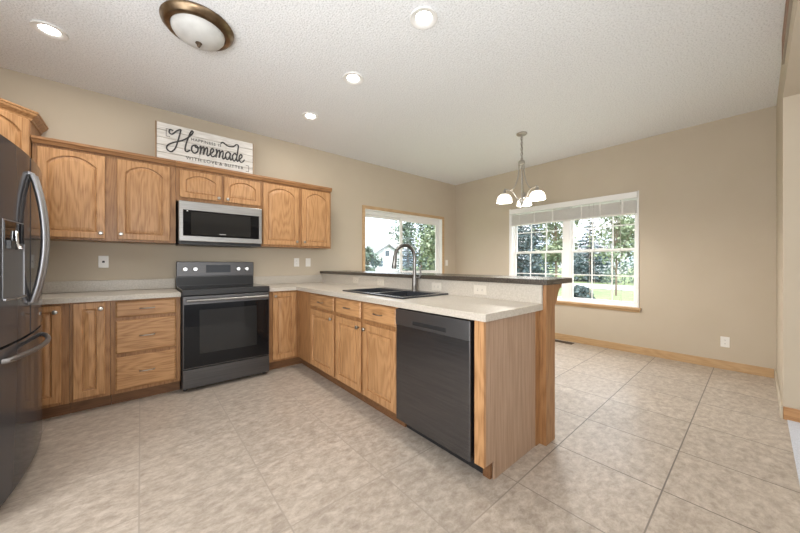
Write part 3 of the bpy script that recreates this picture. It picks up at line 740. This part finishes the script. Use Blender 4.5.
# outer vinyl frame
a0, a1, z0, z1 = WBX0 + j, WBX1 - j, WBZ0 + j, WBZ1 - j
for q in ((a0, a0 + .03, z0, z1), (a1 - .03, a1, z0, z1), (a0 + .03, a1 - .03, z1 - .055, z1), (a0 + .03, a1 - .03, z0, z0 + .03)): m.box(q[0], q[1], .07, .14, q[2], q[3])
m.build('frame', M['white'], wn)
def sash(x0, x1, y, zz0, zz1, wd=.042):
    m = MB()
    for q in ((x0, x0 + wd, zz0, zz1), (x1 - wd, x1, zz0, zz1), (x0 + wd, x1 - wd, zz1 - wd, zz1), (x0 + wd, x1 - wd, zz0, zz0 + wd)): m.box(q[0], q[1], y, y + .025, q[2], q[3], bev=.002, seg=1)
    o = m.build('sash', M['white'], wn)
    MB().box(x0 + wd, x1 - wd, y + .010, y + .014, zz0 + wd, zz1 - wd).build('pane', M['glass'], o)
sash(a0 + .03, 3.29, .108, z0 + .03, z1 - .055); sash(3.23, a1 - .03, .078, z0 + .03, z1 - .055, .05)

# ------------------------------------------------------------------ dining window (two double hung units)
wn = bpy.data.objects.new('window_2', None); COL.objects.link(wn); wn.location = (XR + .06, -2.13, WRZ0); struct(wn)
m = MB(); X0, X1 = XR - .001, XR + .14
m.box(X0, X1, WRY0, WRY0 + .014, WRZ0, WRZ1).box(X0, X1, WRY1 - .014, WRY1, WRZ0, WRZ1).box(X0, X1, WRY0 + .014, WRY1 - .014, WRZ1 - .014, WRZ1).box(X0, X1, WRY0 + .014, WRY1 - .014, WRZ0, WRZ0 + .012)
MU = -2.135
m.box(XR + .045, X1, MU - .04, MU + .04, WRZ0 + .012, WRZ1 - .014)
# white face trim, proud of the wall
m.box(XR - .012, XR, WRY1, WRY1 + .028, WRZ0, WRZ1 + .012).box(XR - .012, XR, WRY0 - .012, WRY0, WRZ0, WRZ1 + .012)
for (y0, y1) in ((WRY0 + .014, MU - .04), (MU + .04, WRY1 - .014)):
    for q in ((y0, y0 + .010, WRZ0 + .012, WRZ1 - .014), (y1 - .010, y1, WRZ0 + .012, WRZ1 - .014), (y0 + .010, y1 - .010, WRZ0 + .012, WRZ0 + .03), (y0 + .010, y1 - .010, WRZ1 - .05, WRZ1 - .014)): m.box(XR + .05, X1, q[0], q[1], q[2], q[3])
m.build('frame', M['white'], wn)
def vsash(y0, y1, z0, z1, x, wd=.032):
    m = MB()
    for q in ((y0, y0 + wd, z0, z1), (y1 - wd, y1, z0, z1), (y0 + wd, y1 - wd, z1 - wd, z1), (y0 + wd, y1 - wd, z0, z0 + wd)): m.box(x, x + .028, q[0], q[1], q[2], q[3], bev=.002, seg=1)
    gy = (y1 - y0 - 2 * wd) / 3; gz = (z1 - z0) / 2
    for k in (1, 2): m.box(x + .012, x + .022, y0 + wd + gy * k - .008, y0 + wd + gy * k + .008, z0 + wd, z1 - wd)
    m.box(x + .011, x + .021, y0 + wd, y1 - wd, z0 + gz - .008, z0 + gz + .008)
    o = m.build('sash', M['white'], wn)
    MB().box(x + .015, x + .018, y0 + wd, y1 - wd, z0 + wd, z1 - wd).build('pane', M['glass'], o)
for (y0, y1) in ((WRY0 + .024, MU - .05), (MU + .05, WRY1 - .024)):
    vsash(y0, y1, 1.345, WRZ1 - .05, XR + .100); vsash(y0, y1, WRZ0 + .03, 1.385, XR + .066)
    MB().box(XR + .058, XR + .070, (y0 + y1) / 2 - .03, (y0 + y1) / 2 + .03, 1.385, 1.397).build('sash_lock', M['white'], wn)
MB().box(XR - .035, XR + .05, WRY0 - .035, WRY1 + .045, WRZ0 - .030, WRZ0 + .001, bev=.004).box(XR - .014, XR - .0002, WRY0 - .02, WRY1 + .03, WRZ0 - .062, WRZ0 - .030, bev=.002).build('sill', M['trimwood_y'], wn)

c = thing('window_blind', 'off white slatted blind raised to the top of the dining window', 'blind', (XR, -2.13, 1.83))
box('valance', M['white'], c, XR - .040, XR - .014, WRY0 - .004, WRY1 + .012, 2.035, 2.115, bev=.004)
box('headrail', M['white'], c, XR - .012, XR + .038, WRY0 + .018, WRY1 - .018, 2.045, 2.098)
m = MB(); n = 22
for k in range(n):
    z = 1.850 + k * (.165 / n); m.box(XR - .010 + random.uniform(-.002, .002), XR + .040, WRY0 + .020, WRY1 - .020, z, z + .0048)
sl = m.build('slats', M['blind'], c); 
MB().box(XR - .011, XR + .041, WRY0 + .020, WRY1 - .020, 1.828, 1.848, bev=.004).build('bottom_rail', M['blind'], c)
for y in (-2.86, -2.60, -2.36, -1.95, -1.66, -1.40): box('ladder_tape', M['blind'], c, XR - .0135, XR - .0125, y - .008, y + .008, 1.828, 2.045)
for y, z0 in ((-2.46, .75), (-2.52, .92), (-2.84, .70)):
    MB().tube([(XR - .012, y, 2.04), (XR + .012, y + .005, 1.5), (XR + .012, y, z0)], .0022, 6).tube([(XR + .012, y, z0), (XR + .012, y, z0 - .035)], .005, 6).build('pull_cord', M['cable'], c)

# ------------------------------------------------------------------ ceiling lamps
def downlight(x, y, label, group='recessed ceiling lights'):
    c = thing('recessed_light', label, 'ceiling light', (x, y, CH), group)
    MB().lathe([(.052, -.002), (.066, -.010), (.088, -.012), (.090, -.010), (.088, -.0005), (.052, -.0005)], (x, y, CH), 32).build('trim_ring', M['white'], c, smooth=True)
    MB().lathe([(0, -.0022), (.0515, -.0022), (.0515, -.0005), (0, -.0005)], (x, y, CH), 32).build('lens', M['bulb'], c)
    light('recessed_lamp', 'AREA', (x, y, CH - .013), DOWNLIGHT_W, WARM, shape='DISK', size=.10).parent = None
downlight(-.764, -.866, 'round recessed ceiling light at the upper left, above the refrigerator')
downlight(1.130, -2.619, 'round recessed ceiling light nearest the camera, over the dishwasher end of the peninsula')
downlight(1.125, -1.757, 'round recessed ceiling light in the middle of the row over the peninsula')
downlight(1.130, -.868, 'round recessed ceiling light farthest back, near the wall cabinets')

c = thing('flush_mount_light', 'unlit alabaster bowl ceiling light with bronze ring over the kitchen floor', 'ceiling light', (.015, -1.585, CH))
P0 = (.015, -1.585, CH)
MB().lathe([(.05, -.0005), (.205, -.0005), (.212, -.012), (.208, -.024), (.198, -.032), (.190, -.046), (.176, -.052), (.158, -.050), (.154, -.03), (.05, -.02)], P0, 48).build('ring', M['bronze'], c, smooth=True)
MB().lathe([(.155, -.044), (.152, -.062), (.136, -.085), (.104, -.105), (.062, -.118), (.02, -.122), (0, -.122)], P0, 48).build('glass_bowl', M['alabaster'], c, smooth=True)
MB().lathe([(0, -.118), (.018, -.120), (.020, -.126), (.010, -.132), (.012, -.140), (.007, -.150), (0, -.153)], P0, 16).build('finial', M['brown'], c, smooth=True)

CX, CY = 3.315, -2.142
c = thing('chandelier', 'brushed nickel chandelier with three lit white glass shades hanging in the dining area', 'chandelier', (CX, CY, CH))
MB().lathe([(0, -.0005), (.062, -.0005), (.064, -.010), (.050, -.022), (.012, -.028), (.008, -.045), (0, -.045)], (CX, CY, CH), 24).build('canopy', M['nickel'], c, smooth=True)
m = MB(); z = CH - .045; k = 0
while z > 2.475:
    pts = []
    for i in range(13):
        a = i * 2 * PI / 12; u, v = .014 * math.cos(a), .022 * math.sin(a)
        pts.append((CX + (u if k % 2 else 0), CY + (0 if k % 2 else u), z - .018 + v))
    m.tube(pts, .0038, 5, cap=False); z -= .032; k += 1
m.build('chain', M['nickel'], c, smooth=True)
MB().tube([(CX, CY, CH - .03), (CX + .02, CY + .015, 2.68), (CX - .03, CY - .02, 2.60), (CX + .01, CY, 2.52), (CX, CY, 2.44)], .003, 6).build('cord', M['brown'], c, smooth=True)
MB().lathe([(0, 2.485), (.008, 2.480), (.012, 2.46), (.030, 2.452), (.040, 2.440), (.040, 2.410), (.030, 2.400), (0, 2.400)], (CX, CY, 0), 20).build('hub', M['nickel'], c, smooth=True)
MB().lathe([(0, 1.985), (.022, 1.98), (.028, 1.96), (.02, 1.93), (.012, 1.915), (.018, 1.90), (.008, 1.885), (0, 1.88)], (CX, CY, 0), 20).tube([(CX, CY, 2.41), (CX, CY, 1.97)], .006, 8).build('center_post', M['nickel'], c, smooth=True)
yw = math.radians(YAW); rt = Vector((math.cos(yw), -math.sin(yw), 0)); fw = Vector((math.sin(yw), math.cos(yw), 0))
for deg in (180, 300, 60):
    a = math.radians(deg); d = rt * math.cos(a) + fw * math.sin(a); C0 = Vector((CX, CY, 0))
    V = lambda r, z: C0 + d * r + Vector((0, 0, z))
    ar = MB().tube(cat([V(.033, 2.42), V(.038, 2.30), V(.065, 2.18), V(.115, 2.095), V(.165, 2.085), V(.205, 2.100), V(.215, 2.080)], 5), .0075, 8)
    ar.tube(cat([V(.02, 1.955), V(.06, 1.985), V(.10, 2.05), V(.14, 2.085)], 5), .007, 8)
    a_ = ar.build('arm', M['nickel'], c, smooth=True)
    S0 = V(.215, 0)
    MB().lathe([(0, 2.085), (.016, 2.083), (.022, 2.05), (.028, 2.03), (0, 2.03)], S0, 16).build('socket_cup', M['nickel'], a_, smooth=True)
    MB().lathe([(.022, 2.035), (.050, 2.028), (.075, 2.005), (.089, 1.970), (.093, 1.932), (.088, 1.932), (.084, 1.968), (.071, 2.000), (.047, 2.022), (.022, 2.030)], S0, 28).build('glass_shade', M['shade'], a_, smooth=True)
    light('chandelier_bulb', 'POINT', (S0.x, S0.y, 1.965), 22, WARM, shadow_soft_size=.03)

# ------------------------------------------------------------------ floor vent
c = thing('floor_register', 'brown metal floor vent at the foot of the dining wall under the window', 'vent', (4.53, -2.15, 0))
box('frame', M['brown'], c, 4.475, 4.585, -2.29, -2.02, .0006, .006, bev=.001)
m = MB()
for k in range(18): m.box(4.49, 4.57, -2.275 + k * .0138, -2.270 + k * .0138, .006, .0075)
m.build('louvers', M['slot'], c)

# ------------------------------------------------------------------ outdoors
GZ = -.45
M['lawn'] = noise_mat('lawn', (0.099, 0.139, 0.049), (0.157, 0.197, 0.087), 2.2, 0.9, bump=.5)
M['road'] = noise_mat('concrete', (0.244, 0.244, 0.244), (0.302, 0.302, 0.302), 3, 0.9)
M['bark'] = noise_mat('bark', (0.10, 0.075, 0.05), (0.2, 0.15, 0.11), 20, 0.9, stretch=(1, 1, .2))
M['siding'] = noise_mat('pale_siding', (0.360, 0.371, 0.383), (0.406, 0.418, 0.423), 8, 0.8, stretch=(.2, .2, 8))
M['roof'] = noise_mat('grey_shingles', (0.128, 0.131, 0.139), (0.197, 0.197, 0.209), 12, 0.9)
M['trimw'] = mat('white_trim', (0.8, 0.8, 0.8), 0.6)
M['pane_dark'] = mat('dark_pane', (0.06, 0.08, 0.1), 0.1)
def leaf(name, c1, c2):
    m = noise_mat(name, c1, c2, 1.4, 0.6, lo=.38, hi=.62, detail=8)
    b = m.node_tree.nodes['Principled BSDF']
    b.inputs['Transmission Weight'].default_value = 0.0
    return m
M['spruce'] = leaf('spruce_needles', (0.026, 0.052, 0.055), (0.070, 0.107, 0.107))
M['leaf'] = leaf('bright_leaves', (0.093, 0.133, 0.070), (0.197, 0.238, 0.139))
M['leaf2'] = leaf('mid_green_leaves', (0.046, 0.081, 0.058), (0.116, 0.168, 0.116))
struct(MB().box(XR + .15, 140, -80, 120, GZ - .3, GZ).box(-60, XR + .15, .15, 120, GZ - .3, GZ).build('lawn', M['lawn']))
def at(u, D):
    a = math.radians(YAW) + math.atan((u - 400) / 304.5)
    return cam.location.x + D * math.sin(a), cam.location.y + D * math.cos(a)
def quad(mb, p, s1, s2, rng):
    a = Vector((rng.uniform(-1, 1), rng.uniform(-1, 1), rng.uniform(-1, 1))).normalized()
    b = a.orthogonal().normalized(); b.rotate(Matrix.Rotation(rng.uniform(0, 6.28), 3, a)); c_ = a.cross(b)
    v = [mb.bm.verts.new(p + b * s1 * x + c_ * s2 * y) for x, y in ((-1, 0), (0, -.6), (1, 0), (0, .6))]
    mb.bm.faces.new(v)
def spruce(u, D, h, r, label, seed, m='spruce'):
    rng = random.Random(seed); x, y = at(u, D)
    c = thing('spruce_tree', label, 'tree', (x, y, GZ), 'trees outside the windows')
    MB().tube([(x, y, GZ), (x, y, GZ + h * .96)], [.16, .02], 8).build('trunk', M['bark'], c)
    mb = MB(); tiers = int(h * 3.2)
    for i in range(tiers):
        t = i / tiers; z = GZ + .25 + t * (h - .3); R = r * (1 - t) ** .85 + .08
        nbr = max(5, int(R * 9))
        for b in range(nbr):
            a = rng.uniform(0, 2 * PI); Rb = R * rng.uniform(.75, 1.1); nsg = max(3, int(Rb * 6))
            for k in range(1, nsg + 1):
                q = k / nsg
                p = Vector((x + math.cos(a) * Rb * q, y + math.sin(a) * Rb * q, z - .28 * Rb * q + .1 * Rb * q * q * 2 + rng.uniform(-.06, .06)))
                quad(mb, p, .20, .15, rng)
    mb.build('foliage', M[m], c)
def leafy(u, D, h, r, label, seed, m='leaf', z0=1.2, n=3200, ls=.12, trunk=.10):
    rng = random.Random(seed); x, y = at(u, D)
    c = thing('leafy_tree', label, 'tree', (x, y, GZ), 'trees outside the windows')
    mt = MB().tube([(x, y, GZ), (x + .1, y, GZ + h * .4), (x, y + .1, GZ + h * .8)], [trunk, trunk * .7, .02], 8)
    cl = []
    for k in range(16):
        zz = rng.uniform(z0, h); t = (zz - z0) / (h - z0); R = r * (math.sin(PI * min(1, t * .85 + .12)))
        a = rng.uniform(0, 6.28); q = R * rng.uniform(.25, .8)
        cl.append(Vector((x + q * math.cos(a), y + q * math.sin(a), GZ + zz)))
        mt.tube([(x, y, GZ + zz * .55), cl[-1]], [trunk * .3, .012], 5)
    mt.build('trunk', M['bark'], c)
    mb = MB()
    for k in range(n):
        p = rng.choice(cl) + Vector((rng.gauss(0, 1), rng.gauss(0, 1), rng.gauss(0, .8))) * r * .22
        quad(mb, p, ls, ls, rng)
    mb.build('foliage', M[m], c)
def shrub(u, D, h, r, label, seed, m='leaf2', n=700):
    rng = random.Random(seed); x, y = at(u, D)
    mb = MB()
    for k in range(n):
        a = rng.uniform(0, 6.28); ph = math.acos(rng.uniform(0, 1)); q = rng.uniform(.75, 1.05)
        quad(mb, Vector((x + r * q * math.sin(ph) * math.cos(a), y + r * q * math.sin(ph) * math.sin(a), GZ + h * q * math.cos(ph) + .03)), .10, .10, rng)
    o = mb.build('shrub', M[m], base=(x, y, GZ)); tag(o, label, 'shrub', 'shrubs outside the dining window')
# dining-window view
struct(MB().prism([(20.5, -40, GZ + .01), (25.5, -40, GZ + .01), (29, 60, GZ + .01), (24, 60, GZ + .01)], (0, 0, .02)).build('road', M['road']))
spruce(590, 33, 5.7, 2.1, 'dark blue green spruce in the right half of the dining window', 1)
spruce(517, 31, 9.0, 2.7, 'dark spruce at the left edge of the dining window', 2)
spruce(535, 43, 9.4, 2.7, 'dark spruce in the left half of the dining window, second from the left edge', 3)
leafy(556, 25, 7.2, 1.9, 'bright leafy tree in the left half of the dining window', 4, ls=.16)
leafy(616, 19, 4.4, 1.3, 'slim pale green young tree in the right half of the dining window', 5, z0=2.0, n=900, ls=.11, trunk=.05)
leafy(640, 38, 6.5, 2.6, 'light green tree at the right edge of the dining window', 6, n=2200, ls=.2)
spruce(574, 52, 5.0, 2.0, 'distant spruce behind the middle of the dining window', 7)
shrub(627, 30, 1.9, 1.7, 'round dark shrub beyond the road at the right of the dining window', 11)
shrub(579, 15.5, .62, .55, 'low dark shrub on the lawn at the left of the right window half', 12, 'spruce')
# back-window view
def house(u, D, label):
    x, y = at(u, D); c = thing('neighbor_house', label, 'house', (x, y, GZ))
    w2, d2, h = 3.6, 4.0, 3.2
    m = MB().box(x - w2, x + w2, y, y + 2 * d2, GZ, GZ + h)
    m.prism([(x - w2, y, GZ + h), (x + w2, y, GZ + h), (x, y, GZ + h + 1.9)], (0, 2 * d2, 0)); m.build('walls', M['siding'], c)
    rp = MB()
    for s_ in (-1, 1):
        rp.prism([(x, y - .4, GZ + h + 1.92), (x, y - .4, GZ + h + 2.12), (x + s_ * (w2 + .5), y - .4, GZ + h - .16), (x + s_ * (w2 + .5), y - .4, GZ + h - .36)], (0, 2 * d2 + .8, 0))
    rp.build('roof', M['roof'], c)
    for wx, wz in ((-1.7, 1.0), (1.5, 1.0), (-.2, 2.9)):
        o = MB().box(x + wx - .6, x + wx + .6, y - .06, y - .005, GZ + wz, GZ + wz + 1.3).build('window', M['trimw'], c)
        MB().box(x + wx - .5, x + wx + .5, y - .08, y - .055, GZ + wz + .1, GZ + wz + 1.2).build('pane', M['pane_dark'], o)
house(622, 62, 'pale house half hidden behind the trees outside the dining window')
house(388, 56, 'pale neighboring house with gabled grey roof seen through the back window')
spruce(408, 40, 8.0, 1.9, 'slender spruce in the middle of the back window', 21)
leafy(421, 30, 7.4, 2.6, 'leafy green tree filling the right pane of the back window', 22, 'leaf2', z0=.8, n=4200, ls=.17)
leafy(438, 24, 6.8, 2.0, 'light green tree at the right edge of the back window', 23, 'leaf', z0=.6, n=2600, ls=.15)
leafy(367, 44, 3.4, 1.6, 'small distant green tree at the left edge of the back window', 24, 'leaf2', z0=.5, n=1500, ls=.25)
struct(MB().box(-2, XR + .8, .151, .80, 2.10, 2.16).build('trim_3', M['trimw']))
